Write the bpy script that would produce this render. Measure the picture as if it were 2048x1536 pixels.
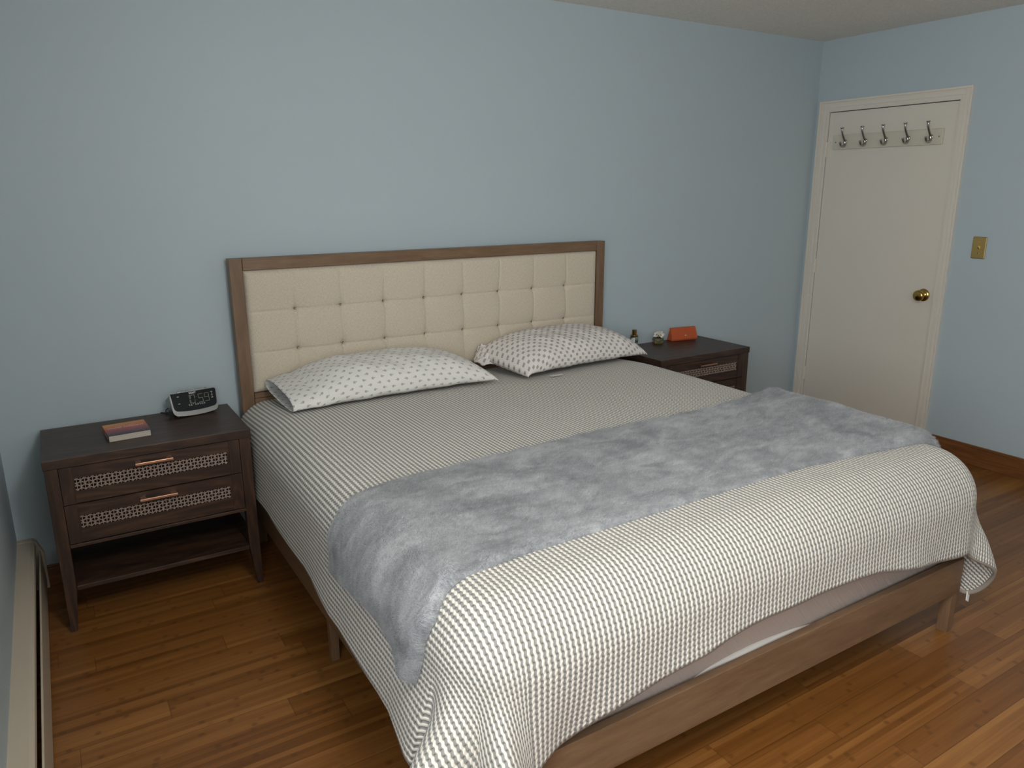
import bpy, bmesh, math, random
import numpy as np
from mathutils import Vector, Matrix

random.seed(7)
np.random.seed(7)
PI = math.pi
SC = bpy.context.scene
COL = SC.collection
for o in list(bpy.data.objects):
    bpy.data.objects.remove(o)

# ------------------------------------------------------------------ camera
CAM = (-0.64411, -3.35223, 1.56448)
R_ = Vector((0.849894, -0.52694, -0.003705)); U_ = Vector((0.136215, 0.212896, 0.967533)); F_ = Vector((0.509044, 0.822806, -0.252716))
cd = bpy.data.cameras.new('camera'); cam = bpy.data.objects.new('camera', cd); COL.objects.link(cam)
cd.sensor_width = 36.0; cd.lens = 36.0 * 1493.94 / 2048.0; cd.clip_start = 0.02
M = Matrix((R_, U_, -F_)).transposed().to_4x4(); M.translation = Vector(CAM); cam.matrix_world = M
SC.camera = cam

# ------------------------------------------------------------------ room sizes, light
XLW, XRW, YF, H = -0.8907, 3.786, -4.9, 2.469        # left wall, right wall, front wall (behind the camera), ceiling
WIN = (-4.20, -2.60, 0.95, 2.30)                      # window opening in the left wall: y0, y1, z0, z1
world = bpy.data.worlds.new('world'); SC.world = world; world.use_nodes = True
bg = world.node_tree.nodes['Background']; bg.inputs[0].default_value = (0.62, 0.76, 1.0, 1); bg.inputs[1].default_value = 0.6

def area(name, loc, rot, sx, sy, power, color):
    l = bpy.data.lights.new(name, 'AREA'); l.shape = 'RECTANGLE'; l.size = sx; l.size_y = sy; l.energy = power; l.color = color
    o = bpy.data.objects.new(name, l); o.location = loc; o.rotation_euler = rot; COL.objects.link(o); return o
area('window_daylight', (XLW-0.16, (WIN[0]+WIN[1])/2, (WIN[2]+WIN[3])/2), (PI/2, 0, -PI/2), WIN[1]-WIN[0], WIN[3]-WIN[2], 70, (0.985, 0.99, 0.995))
FILL_WIN = (-0.45, 0.75, 0.90, 2.25)                      # unseen opening added for fill light, in the wall behind the camera: x0, x1, z0, z1
area('added_fill_light', ((FILL_WIN[0]+FILL_WIN[1])/2, YF-0.16, (FILL_WIN[2]+FILL_WIN[3])/2), (PI/2, 0, 0), FILL_WIN[1]-FILL_WIN[0], FILL_WIN[3]-FILL_WIN[2], 14, (0.985, 0.99, 0.995))  # weak fill, added to brighten the left walls and nightstand fronts
SC.view_settings.view_transform = 'Standard'; SC.view_settings.look = 'None'
SC.view_settings.gamma = 1.0; SC.view_settings.use_curve_mapping = False
SC.view_settings.exposure = 0.12
SC.cycles.max_bounces = 10; SC.cycles.diffuse_bounces = 6; SC.cycles.use_denoising = True
SC.cycles.sample_clamp_indirect = 6.0; SC.cycles.caustics_reflective = False; SC.cycles.caustics_refractive = False

# ------------------------------------------------------------------ node helper
def lin(c):
    return tuple((x/12.92 if x <= 0.04045 else ((x+0.055)/1.055)**2.4) for x in c)
def rgb(h):
    return lin(tuple(int(h[i:i+2], 16)/255 for i in (0, 2, 4))) + (1,)
class G:
    def __init__(s, name, rough=0.6, metal=0.0, color=None, **kw):
        s.m = bpy.data.materials.new(name); s.m.use_nodes = True
        s.t = s.m.node_tree; s.b = s.t.nodes['Principled BSDF']
        s.b.inputs['Roughness'].default_value = rough; s.b.inputs['Metallic'].default_value = metal
        if color: s.b.inputs['Base Color'].default_value = color
        for k, v in kw.items(): s.b.inputs[k.replace('_', ' ')].default_value = v
    def n(s, t): return s.t.nodes.new(t)
    def put(s, v, sock):
        if hasattr(v, 'links'): s.t.links.new(v, sock)
        else: sock.default_value = v
    def f(s, op, a, b=0.0, c=0.0):
        n = s.n('ShaderNodeMath'); n.operation = op
        s.put(a, n.inputs[0]); s.put(b, n.inputs[1]); s.put(c, n.inputs[2]); return n.outputs[0]
    def add(s, a, b): return s.f('ADD', a, b)
    def sub(s, a, b): return s.f('SUBTRACT', a, b)
    def mul(s, a, b): return s.f('MULTIPLY', a, b)
    def xyz(s, kind='Object'):
        tc = s.n('ShaderNodeTexCoord'); sp = s.n('ShaderNodeSeparateXYZ'); s.t.links.new(tc.outputs[kind], sp.inputs[0])
        return sp.outputs[0], sp.outputs[1], sp.outputs[2]
    def vec(s, x, y=0.0, z=0.0):
        n = s.n('ShaderNodeCombineXYZ'); s.put(x, n.inputs[0]); s.put(y, n.inputs[1]); s.put(z, n.inputs[2]); return n.outputs[0]
    def noise(s, v, scale=5.0, detail=2.0, rough=0.5, dist=0.0):
        n = s.n('ShaderNodeTexNoise'); s.put(v, n.inputs['Vector'])
        n.inputs['Scale'].default_value = scale; n.inputs['Detail'].default_value = detail
        n.inputs['Roughness'].default_value = rough; n.inputs['Distortion'].default_value = dist; return n.outputs[0]
    def white(s, v):
        n = s.n('ShaderNodeTexWhiteNoise'); n.noise_dimensions = '3D'; s.put(v, n.inputs['Vector']); return n.outputs['Value']
    def ramp(s, v, stops):
        n = s.n('ShaderNodeValToRGB'); s.put(v, n.inputs[0]); r = n.color_ramp
        while len(r.elements) < len(stops): r.elements.new(0.5)
        for e, (p, c) in zip(r.elements, stops): e.position = p; e.color = c
        return n.outputs[0]
    def step(s, v, a, b):
        n = s.n('ShaderNodeMapRange'); n.interpolation_type = 'SMOOTHSTEP'; n.clamp = True
        s.put(v, n.inputs[0]); s.put(a, n.inputs[1]); s.put(b, n.inputs[2]); n.inputs[3].default_value = 0; n.inputs[4].default_value = 1; return n.outputs[0]
    def mix(s, fac, a, b, mode='MIX'):
        n = s.n('ShaderNodeMix'); n.data_type = 'RGBA'; n.blend_type = mode
        s.put(fac, n.inputs[0]); s.put(a, n.inputs[6]); s.put(b, n.inputs[7]); return n.outputs[2]
    def color(s, v): s.put(v, s.b.inputs['Base Color'])
    def bump(s, h, strength=0.3, dist=0.002, prev=None):
        n = s.n('ShaderNodeBump'); n.inputs['Strength'].default_value = strength; n.inputs['Distance'].default_value = dist
        s.put(h, n.inputs['Height'])
        if prev: s.t.links.new(prev, n.inputs['Normal'])
        s.t.links.new(n.outputs[0], s.b.inputs['Normal']); return n.outputs[0]

# ------------------------------------------------------------------ materials
def paint(name, c, rough=0.7, bs=0.06):
    g = G(name, rough, color=c); X, Y, Z = g.xyz(); v = g.vec(X, Y, Z)
    n = g.noise(v, 3, 2); g.color(g.mix(g.mul(n, 0.10), c, tuple(x*0.82 for x in c[:3])+(1,)))
    g.bump(g.noise(v, 260, 2), bs, 0.001); return g.m
m_wall = paint('wall_paint', rgb('b0bec4'), 0.62)
m_white = paint('white_trim_paint', rgb('d9d3c7'), 0.45, 0.04)
m_heater = paint('heater_paint', rgb('b9ae9c'), 0.5, 0.03)
def mk_ceiling():
    g = G('ceiling_plaster', 0.9); v = g.vec(*g.xyz()); n = g.noise(v, 95, 3, 0.7)
    g.color(g.ramp(n, [(0.3, rgb('e3ddd3')), (0.7, rgb('f6f1e8'))])); g.bump(n, 0.8, 0.01); return g.m
m_ceil = mk_ceiling()

def mk_floor():
    g = G('bamboo_floor', 0.28); X, Y, Z = g.xyz()
    W = 0.095
    row = g.f('FLOOR', g.f('DIVIDE', Y, W))
    off = g.mul(g.white(g.vec(row, 3.3, 0)), 3.0)
    xs = g.f('DIVIDE', g.add(X, off), 0.93)
    colm = g.f('FLOOR', xs)
    r1 = g.white(g.vec(row, colm, 1.7))
    st = g.f('FLOOR', g.f('DIVIDE', Y, 0.019))
    so = g.mul(g.white(g.vec(st, colm, 9.1)), 2.0)
    sx = g.f('DIVIDE', g.add(g.add(X, so), g.mul(r1, 3.0)), 0.27)
    # seams of planks
    fy = g.f('FRACT', g.f('DIVIDE', Y, W)); fx = g.f('FRACT', xs)
    ey = g.mul(g.f('MINIMUM', fy, g.sub(1.0, fy)), W)
    ex = g.mul(g.f('MINIMUM', fx, g.sub(1.0, fx)), 0.93)
    e = g.f('MINIMUM', ey, ex)
    seam = g.sub(1.0, g.step(e, 0.0004, 0.0014))
    r2 = g.white(g.vec(st, colm, row))
    fine = g.noise(g.vec(g.mul(X, 2.5), g.mul(Y, 150), row), 1.0, 3, 0.6)
    blot = g.noise(g.vec(g.mul(X, 2.2), g.mul(Y, 34), g.mul(st, 0.37)), 1.0, 2, 0.5)
    val = g.add(g.add(g.mul(r1, 0.17), g.mul(r2, 0.24)), g.add(g.mul(fine, 0.32), g.mul(blot, 0.34)))
    c = g.ramp(val, [(0.25, rgb('5d3715')), (0.45, rgb('754a20')), (0.6, rgb('83562a')), (0.85, rgb('9e6f3a'))])
    # bamboo nodes: short dark smudges on each strip
    fn = g.f('FRACT', sx); dn = g.f('ABSOLUTE', g.sub(fn, 0.5))
    fs = g.f('FRACT', g.f('DIVIDE', Y, 0.019)); ds = g.f('ABSOLUTE', g.sub(fs, 0.5))
    node = g.mul(g.sub(1.0, g.step(dn, 0.010, 0.050)), g.sub(1.0, g.step(ds, 0.25, 0.5)))
    node = g.mul(node, g.step(g.white(g.vec(st, g.f('FLOOR', sx), 4.4)), 0.25, 0.65))
    c = g.mix(g.mul(node, 0.5), c, rgb('4d2c10'))
    c = g.mix(g.mul(seam, 0.7), c, rgb('3a2109'))
    g.color(c); g.put(g.add(0.26, g.mul(fine, 0.16)), g.b.inputs['Roughness'])
    g.bump(g.sub(g.mul(fine, 0.12), seam), 0.25, 0.0006)
    return g.m
m_floor = mk_floor()

def wood(name, dark, mid, light, axis, stretch=14.0, scale=3.0, rough=0.45, ring=0.5, bs=0.15):
    """axis = index of the direction the grain runs in"""
    g = G(name, rough); c = list(g.xyz())
    k = [stretch]*3; k[axis] = 1.0
    v = g.vec(*[g.mul(c[i], k[i]) for i in range(3)])
    n1 = g.noise(v, scale, 4, 0.6, 0.4)
    lowk = [4.0]*3; lowk[axis] = 0.7
    vl = g.vec(*[g.mul(c[i], lowk[i]) for i in range(3)])
    w = g.n('ShaderNodeTexNoise'); g.put(vl, w.inputs['Vector']); w.inputs['Scale'].default_value = 2.2
    rings = g.f('FRACT', g.mul(w.outputs[0], 9.0)); rings = g.mul(g.f('ABSOLUTE', g.sub(rings, 0.5)), 2.0)
    val = g.add(g.mul(n1, 1.0-ring*0.5), g.mul(rings, ring*0.5))
    fine = g.noise(g.vec(*[g.mul(c[i], k[i]*6) for i in range(3)]), scale*2.0, 2)
    val = g.add(val, g.mul(g.sub(fine, 0.5), 0.35))
    g.color(g.ramp(val, [(0.2, dark), (0.5, mid), (0.8, light)]))
    g.bump(val, bs, 0.0008); return g.m
WAL = (rgb('1f1510'), rgb('38261c'), rgb('543c2b'))
m_walnut = [wood('dark_walnut_grain_%s' % 'xyz'[i], *WAL, i, 16, 3.0, 0.42) for i in range(3)]
OAK = (rgb('614a36'), rgb('735a43'), rgb('826950'))
m_bed = [wood('brown_bed_wood_%s' % 'xyz'[i], *OAK, i, 12, 2.5, 0.42, 0.25, 0.05) for i in range(3)]
m_base = wood('reddish_baseboard_wood', rgb('5c381d'), rgb('714726'), rgb('835632'), 1, 14, 3.0, 0.35)
m_base_x = wood('reddish_baseboard_wood_x', rgb('5c381d'), rgb('714726'), rgb('835632'), 0, 14, 3.0, 0.35)

def mk_linen():
    g = G('beige_linen', 0.9); X, Y, Z = g.xyz()
    wx = g.f('SINE', g.mul(X, 2*PI/0.0016)); wz = g.f('SINE', g.mul(Z, 2*PI/0.0016))
    a = g.noise(g.vec(g.mul(X, 500), g.mul(Z, 90), 0), 1.0, 2); b = g.noise(g.vec(g.mul(X, 90), g.mul(Z, 500), 5), 1.0, 2)
    big = g.noise(g.vec(X, Z, 0), 130, 3, 0.7)
    val = g.add(g.mul(g.add(a, b), 0.42), g.mul(big, 0.16))
    g.color(g.ramp(val, [(0.36, rgb('b9ad9a')), (0.5, rgb('c6bba8')), (0.66, rgb('d3c9b8'))]))
    g.put(0.3, g.b.inputs['Sheen Weight']); g.bump(g.add(val, g.mul(g.mul(wx, wz), 0.05)), 0.35, 0.0012); return g.m
m_linen = mk_linen()

def mk_quilt():
    g = G('striped_gauze_quilt', 0.92); U, V, _ = g.xyz('UV')
    P = 0.0152
    cv = g.f('COSINE', g.mul(V, 2*PI/P))
    sv2 = g.f('SINE', g.mul(V, 2*PI/P))
    uu = g.add(g.mul(U, 2*PI/P), g.mul(sv2, 0.42))
    cu = g.f('COSINE', uu)
    fib = g.noise(g.vec(g.mul(U, 900), g.mul(V, 900), 0), 1.0, 2)
    k = g.step(g.add(cu, g.mul(cv, 0.12)), 0.0, 0.26)
    h = g.add(g.mul(g.add(cu, 1.0), 0.5), g.mul(g.mul(g.add(cv, 1.0), 0.5), 0.36))
    grey = g.mix(g.mul(g.step(g.mul(cv, -1.0), 0.3, 1.0), g.step(g.mul(cu, -1.0), 0.3, 0.9)), rgb('8f8e8a'), rgb('605d59'))
    cream = g.mix(g.step(g.mul(cv, -1.0), 0.2, 1.0), rgb('e6e2d7'), rgb('d6d1c5'))
    c = g.mix(k, grey, cream); c = g.mix(g.mul(fib, 0.16), c, rgb('6b675f'))
    g.color(c); g.put(0.2, g.b.inputs['Sheen Weight'])
    g.bump(g.add(h, g.mul(fib, 0.12)), 0.75, 0.0032); return g.m
m_quilt = mk_quilt()
m_binding = G('taupe_binding', 0.85, color=rgb('8f877d')).m

def mk_plush(fur=False):
    g = G('grey_plush_pile' if fur else 'grey_plush', 0.9); U, V, _ = g.xyz('UV')
    p1 = g.noise(g.vec(g.mul(U, 5.0), g.mul(V, 9.0), 0), 1.0, 4, 0.62, 0.9)
    p2 = g.noise(g.vec(g.mul(U, 24.0), g.mul(V, 34.0), 3), 1.0, 3, 0.6, 0.5)
    fib = g.noise(g.vec(g.mul(U, 330), g.mul(V, 150), 0), 1.0, 3, 0.65, 0.6)
    val = g.add(g.add(g.mul(p1, 0.45), g.mul(p2, 0.22)), g.mul(fib, 0.33))
    g.color(g.ramp(val, [(0.38, rgb('777a7e')), (0.5, rgb('979a9d')), (0.60, rgb('b3b5b7'))]))
    g.put(0.15, g.b.inputs['Sheen Weight']); g.put(0.6, g.b.inputs['Sheen Roughness'])
    if fur: return g.m
    b1 = g.bump(p2, 0.35, 0.006); g.bump(fib, 0.9, 0.004, b1); return g.m
m_plush = mk_plush()
m_fur = mk_plush(True)

def motif_material(name, kind, base, ink, inside=False):
    g = G(name, 0.85); U, V, _ = g.xyz('UV')
    def cell(U, V, px, py, shear):
        r = g.f('FLOOR', g.f('DIVIDE', V, py))
        par = g.f('FLOORED_MODULO', r, 2.0)
        us = g.add(g.f('DIVIDE', U, px), g.mul(par, 0.5))
        if shear: us = g.add(us, g.mul(r, shear))
        p = g.mul(g.sub(g.f('FRACT', us), 0.5), px); q = g.mul(g.sub(g.f('FRACT', g.f('DIVIDE', V, py)), 0.5), py)
        return p, q, par
    if kind == 'sprig':
        p, q, par = cell(U, V, 0.040, 0.0235, 0)
        sgn = g.sub(g.mul(par, 2.0), 1.0); p = g.mul(p, sgn)
        q2 = g.mul(q, q); masks = []
        dot = g.sub(1.0, g.step(g.f('SQRT', g.add(g.mul(g.add(p, 0.0062), g.mul(g.add(p, 0.0062), 0.4)), q2)), 0.0013, 0.0020))
        masks.append(dot)
        for x0, qm in ((-0.0005, 0.0040), (0.0028, 0.0052), (0.0060, 0.0046)):
            d = g.f('ABSOLUTE', g.sub(p, g.sub(x0, g.mul(q2, 75.0))))
            masks.append(g.mul(g.sub(1.0, g.step(d, 0.0008, 0.0013)), g.sub(1.0, g.step(g.f('ABSOLUTE', q), qm, qm+0.0006))))
        d = g.mul(g.sub(1.0, g.step(g.f('ABSOLUTE', q), 0.0004, 0.0009)), g.sub(1.0, g.step(g.f('ABSOLUTE', p), 0.006, 0.0065)))
        masks.append(g.mul(d, 0.7))
    else:
        p, q, par = cell(U, V, 0.038, 0.019, 0)
        ap = g.f('ABSOLUTE', p); aq = g.f('ABSOLUTE', q)
        box = g.mul(g.sub(1.0, g.step(ap, 0.0062, 0.0070)), g.sub(1.0, g.step(aq, 0.0060, 0.0068)))
        slit = g.mul(g.step(g.f('SINE', g.mul(p, 2*PI/0.0042)), 0.45, 0.8), 0.65)
        masks = [g.mul(box, g.sub(1.0, slit))]
    mk = masks[0]
    for k in masks[1:]: mk = g.f('MAXIMUM', mk, k)
    c = g.mix(g.mul(mk, 0.85), base, ink); g.color(c)
    wr = g.noise(g.vec(g.mul(U, 9), g.mul(V, 16), 0), 1.0, 3, 0.6, 1.2)
    g.bump(wr, 0.45, 0.012); return g.m
m_sprig = motif_material('pillowcase_sprig_print', 'sprig', rgb('dcdbd7'), rgb('77756f'))
m_square = motif_material('pillowcase_square_print', 'square', rgb('dad5d0'), rgb('7c7672'))
m_inner = G('pillow_ticking', 0.9, color=rgb('c3c2be')).m

def metal(name, c, rough): return G(name, rough, 1.0, c).m
m_brass = metal('polished_brass', rgb('b79a55'), 0.16)
m_brass_plate = metal('aged_brass_plate', rgb('cdb274'), 0.42)
m_nickel = metal('satin_nickel', rgb('aaa8a3'), 0.24)
m_rosegold = metal('rose_gold_pull', rgb('c99e84'), 0.3)
m_gold = metal('gold_cap', rgb('a8854a'), 0.2)
def mk_brushed():
    g = G('brushed_silver', 0.3, 1.0, rgb('8d8d8b')); X, Y, Z = g.xyz()
    g.bump(g.noise(g.vec(g.mul(X, 20), g.mul(Y, 900), g.mul(Z, 900)), 1.0, 2), 0.08, 0.0004); return g.m
m_silver = mk_brushed()
m_black = G('black_gloss', 0.08, color=(0.006, 0.006, 0.007, 1)).m
m_blackrub = G('black_rubber', 0.6, color=(0.012, 0.012, 0.012, 1)).m
m_print = G('white_print', 0.6, color=rgb('c9c9c9')).m
m_digit = G('dim_digit', 0.5, color=rgb('6c7263'), Emission_Color=rgb('8f9a78'), Emission_Strength=0.02).m
m_slot = G('dark_gap', 0.9, color=(0.008, 0.007, 0.006, 1)).m
def mk_cane():
    g = G('woven_cane', 0.55); v = g.vec(*g.xyz())
    g.color(g.ramp(g.noise(v, 200, 2), [(0.3, rgb('8f7a6e')), (0.7, rgb('ad988b'))])); return g.m
m_cane = mk_cane()
def mk_leather():
    g = G('orange_leather', 0.42); v = g.vec(*g.xyz()); n = g.noise(v, 500, 2)
    g.color(g.ramp(n, [(0.3, rgb('a8481f')), (0.7, rgb('bc5628'))])); g.bump(n, 0.2, 0.0005); return g.m
m_leather = mk_leather()
def glass(name, c, rough=0.02, ior=1.45): return G(name, rough, color=c, Transmission_Weight=1.0, IOR=ior).m
m_glass = glass('clear_bottle_glass', rgb('f6fafa'))
m_liquid = glass('clear_perfume', rgb('c9d2d2'), 0.0, 1.34)
m_yliquid = glass('yellow_green_perfume', rgb('cfc68a'), 0.0, 1.34)
m_petal = G('white_petal', 0.55, color=rgb('dedbd2')).m
m_label = G('paper_label', 0.7, color=rgb('d6d5d2')).m
m_sheet = None
def mk_sheet():
    g = G('pinkish_grey_sheet', 0.88, color=rgb('b7a79d')); X, Y, Z = g.xyz()
    n = g.noise(g.vec(g.mul(g.add(X, g.mul(Z, 0.9)), 55), 0, g.mul(Z, 7)), 1.0, 3, 0.6, 0.6); g.bump(n, 0.6, 0.008); return g.m
m_sheet = mk_sheet()
m_pad = G('white_mattress_pad', 0.85, color=rgb('cfcac3')).m
def mk_cover():
    g = G('sunset_book_cover', 0.4); X, Y, Z = g.xyz()
    n = g.noise(g.vec(g.mul(X, 20), g.mul(Y, 60), 0), 1.0, 3)
    t = g.add(g.f('DIVIDE', Y, 0.165), g.mul(g.sub(n, 0.5), 0.25))
    g.color(g.ramp(t, [(0.0, rgb('2c2d38')), (0.13, rgb('54404e')), (0.34, rgb('8a4450')), (0.58, rgb('b9553c')), (0.82, rgb('cf8640')), (1.0, rgb('b98b55'))])); return g.m
m_cover = mk_cover()
def mk_pages():
    g = G('book_pages', 0.85); X, Y, Z = g.xyz(); n = g.noise(g.vec(X, Y, g.mul(Z, 900)), 1.0, 2)
    g.color(g.ramp(n, [(0.3, rgb('aaa295')), (0.7, rgb('cfc8ba'))])); return g.m
m_pages = mk_pages()
def mk_pane():
    m = bpy.data.materials.new('window_glass'); m.use_nodes = True; t = m.node_tree; t.nodes.clear()
    o = t.nodes.new('ShaderNodeOutputMaterial'); mx = t.nodes.new('ShaderNodeMixShader'); a = t.nodes.new('ShaderNodeBsdfTransparent'); b = t.nodes.new('ShaderNodeBsdfGlossy')
    b.inputs['Roughness'].default_value = 0.0; mx.inputs[0].default_value = 0.06
    t.links.new(a.outputs[0], mx.inputs[1]); t.links.new(b.outputs[0], mx.inputs[2]); t.links.new(mx.outputs[0], o.inputs[0]); return m
m_pane = mk_pane()

# ------------------------------------------------------------------ mesh helpers
def obj(name, mesh, mat, parent=None, smooth=False, loc=(0, 0, 0)):
    mesh.name = name
    o = bpy.data.objects.new(name, mesh); COL.objects.link(o)
    mats = mat if isinstance(mat, (list, tuple)) else [mat]
    for m in mats:
        if m: mesh.materials.append(m)
    if smooth: mesh.polygons.foreach_set('use_smooth', [True]*len(mesh.polygons))
    o.parent = parent; o.location = loc; return o
def thing(name, label, cat, loc=(0, 0, 0), rz=0, group=None):
    o = bpy.data.objects.new(name, None); COL.objects.link(o); o.location = loc; o.rotation_euler = (0, 0, rz)
    o.empty_display_size = 0.1; o['label'] = label; o['category'] = cat
    if group: o['group'] = group
    return o
def tag(o, label, cat): o['label'] = label; o['category'] = cat; return o
def struct(o): o['kind'] = 'structure'; return o
def tomesh(bm):
    bmesh.ops.recalc_face_normals(bm, faces=bm.faces); me = bpy.data.meshes.new('m'); bm.to_mesh(me); bm.free(); return me
def add_box(bm, x0, x1, y0, y1, z0, z1, bev=0.0, seg=2):
    r = bmesh.ops.create_cube(bm, size=1.0)
    vs = r['verts']
    for v in vs:
        v.co = Vector(((x0+x1)/2+v.co.x*(x1-x0), (y0+y1)/2+v.co.y*(y1-y0), (z0+z1)/2+v.co.z*(z1-z0)))
    if bev > 0:
        es = list({e for v in vs for e in v.link_edges})
        bmesh.ops.bevel(bm, geom=es, offset=bev, segments=seg, profile=0.5, affect='EDGES')
def boxes(*bs, bev=0.0):
    bm = bmesh.new()
    for b in bs: add_box(bm, *b, bev=bev)
    return tomesh(bm)
def hexa(pts, bev=0.0):
    """8 corners: bottom 4 then top 4, same winding"""
    bm = bmesh.new(); vs = [bm.verts.new(p) for p in pts]
    for f in ((0, 3, 2, 1), (4, 5, 6, 7), (0, 1, 5, 4), (1, 2, 6, 5), (2, 3, 7, 6), (3, 0, 4, 7)): bm.faces.new([vs[i] for i in f])
    if bev: bmesh.ops.bevel(bm, geom=list(bm.edges), offset=bev, segments=2, profile=0.5, affect='EDGES')
    return tomesh(bm)
def grid_mesh(P, closed_u=False, uv=None):
    """P: (n, m, 3) array"""
    n, m = P.shape[:2]; me = bpy.data.meshes.new('g')
    i, j = np.meshgrid(np.arange(n-1), np.arange(m if closed_u else m-1), indexing='ij')
    j2 = (j+1) % m
    q = np.stack([i*m+j, i*m+j2, (i+1)*m+j2, (i+1)*m+j], -1).reshape(-1, 4)
    me.from_pydata(P.reshape(-1, 3).tolist(), [], q.tolist())
    if uv is not None:
        l = me.uv_layers.new(name='UVMap'); idx = np.empty(len(me.loops), dtype=np.int32); me.loops.foreach_get('vertex_index', idx)
        l.data.foreach_set('uv', uv.reshape(-1, 2)[idx].ravel().astype(np.float32))
    me.update(); return me
def lathe(prof, n=32, cx=0, cy=0, axis='z'):
    bm = bmesh.new(); rings = []
    for r, z in prof:
        ring = []
        for k in range(n):
            a = 2*PI*k/n; c, s = r*math.cos(a), r*math.sin(a)
            ring.append(bm.verts.new((cx+c, cy+s, z) if axis == 'z' else (z, cx+c, cy+s)))
        rings.append(ring)
    for a, b in zip(rings, rings[1:]):
        for k in range(n): bm.faces.new((a[k], a[(k+1) % n], b[(k+1) % n], b[k]))
    bm.faces.new(rings[0]); bm.faces.new(rings[-1]); return tomesh(bm)
def catmull(pts, sub=6):
    pts = [Vector(p) for p in pts]; out = []
    for i in range(len(pts)-1):
        p0 = pts[max(i-1, 0)]; p1 = pts[i]; p2 = pts[i+1]; p3 = pts[min(i+2, len(pts)-1)]
        for k in range(sub):
            t = k/sub
            out.append(0.5*((2*p1)+(p2-p0)*t+(2*p0-5*p1+4*p2-p3)*t*t+(3*p1-p0-3*p2+p3)*t**3))
    out.append(pts[-1]); return out
def add_tube(bm, pts, radii, n=10, sub=5):
    P = catmull(pts, sub); L = len(P)
    rr = [radii]*L if not isinstance(radii, (list, tuple)) else [float(x) for x in np.interp(np.linspace(0, len(radii)-1, L), range(len(radii)), radii)]
    rings = []; up = Vector((0.13, 0.2, 1)).normalized()
    for i, p in enumerate(P):
        d = (P[min(i+1, L-1)]-P[max(i-1, 0)]).normalized(); a = d.cross(up)
        if a.length < 1e-3: a = d.orthogonal()
        a.normalize(); b = d.cross(a).normalized(); up = -b if False else up
        rings.append([bm.verts.new(p+(a*math.cos(2*PI*k/n)+b*math.sin(2*PI*k/n))*rr[i]) for k in range(n)])
    for a, b in zip(rings, rings[1:]):
        for k in range(n): bm.faces.new((a[k], a[(k+1) % n], b[(k+1) % n], b[k]))
    bm.faces.new(rings[0]); bm.faces.new(rings[-1])
def tube(pts, radii, n=10, sub=5):
    bm = bmesh.new(); add_tube(bm, pts, radii, n, sub); return tomesh(bm)
def prism(outline, y0, y1, bev=0.0, seg=2):
    """outline in (x, z), extruded along y"""
    bm = bmesh.new(); a = [bm.verts.new((x, y0, z)) for x, z in outline]; b = [bm.verts.new((x, y1, z)) for x, z in outline]
    bm.faces.new(a); bm.faces.new(b)
    n = len(a)
    for k in range(n): bm.faces.new((a[k], a[(k+1) % n], b[(k+1) % n], b[k]))
    if bev:
        es = [e for e in bm.edges if abs(e.verts[0].co.y-e.verts[1].co.y) < 1e-6]
        bmesh.ops.bevel(bm, geom=es, offset=bev, segments=seg, profile=0.5, affect='EDGES')
    return tomesh(bm)
def text_mesh(s, size, extrude=0.0003, align='CENTER', bold=0.0):
    cu = bpy.data.curves.new('t', 'FONT'); cu.body = s; cu.size = size; cu.extrude = extrude; cu.align_x = align; cu.align_y = 'CENTER'; cu.offset = bold
    o = bpy.data.objects.new('t', cu); COL.objects.link(o); bpy.context.view_layer.update()
    me = bpy.data.meshes.new_from_object(o.evaluated_get(bpy.context.evaluated_depsgraph_get()))
    bpy.data.objects.remove(o); bpy.data.curves.remove(cu); me.materials.clear(); return me
def xf(me, mat): me.transform(mat); return me

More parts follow.
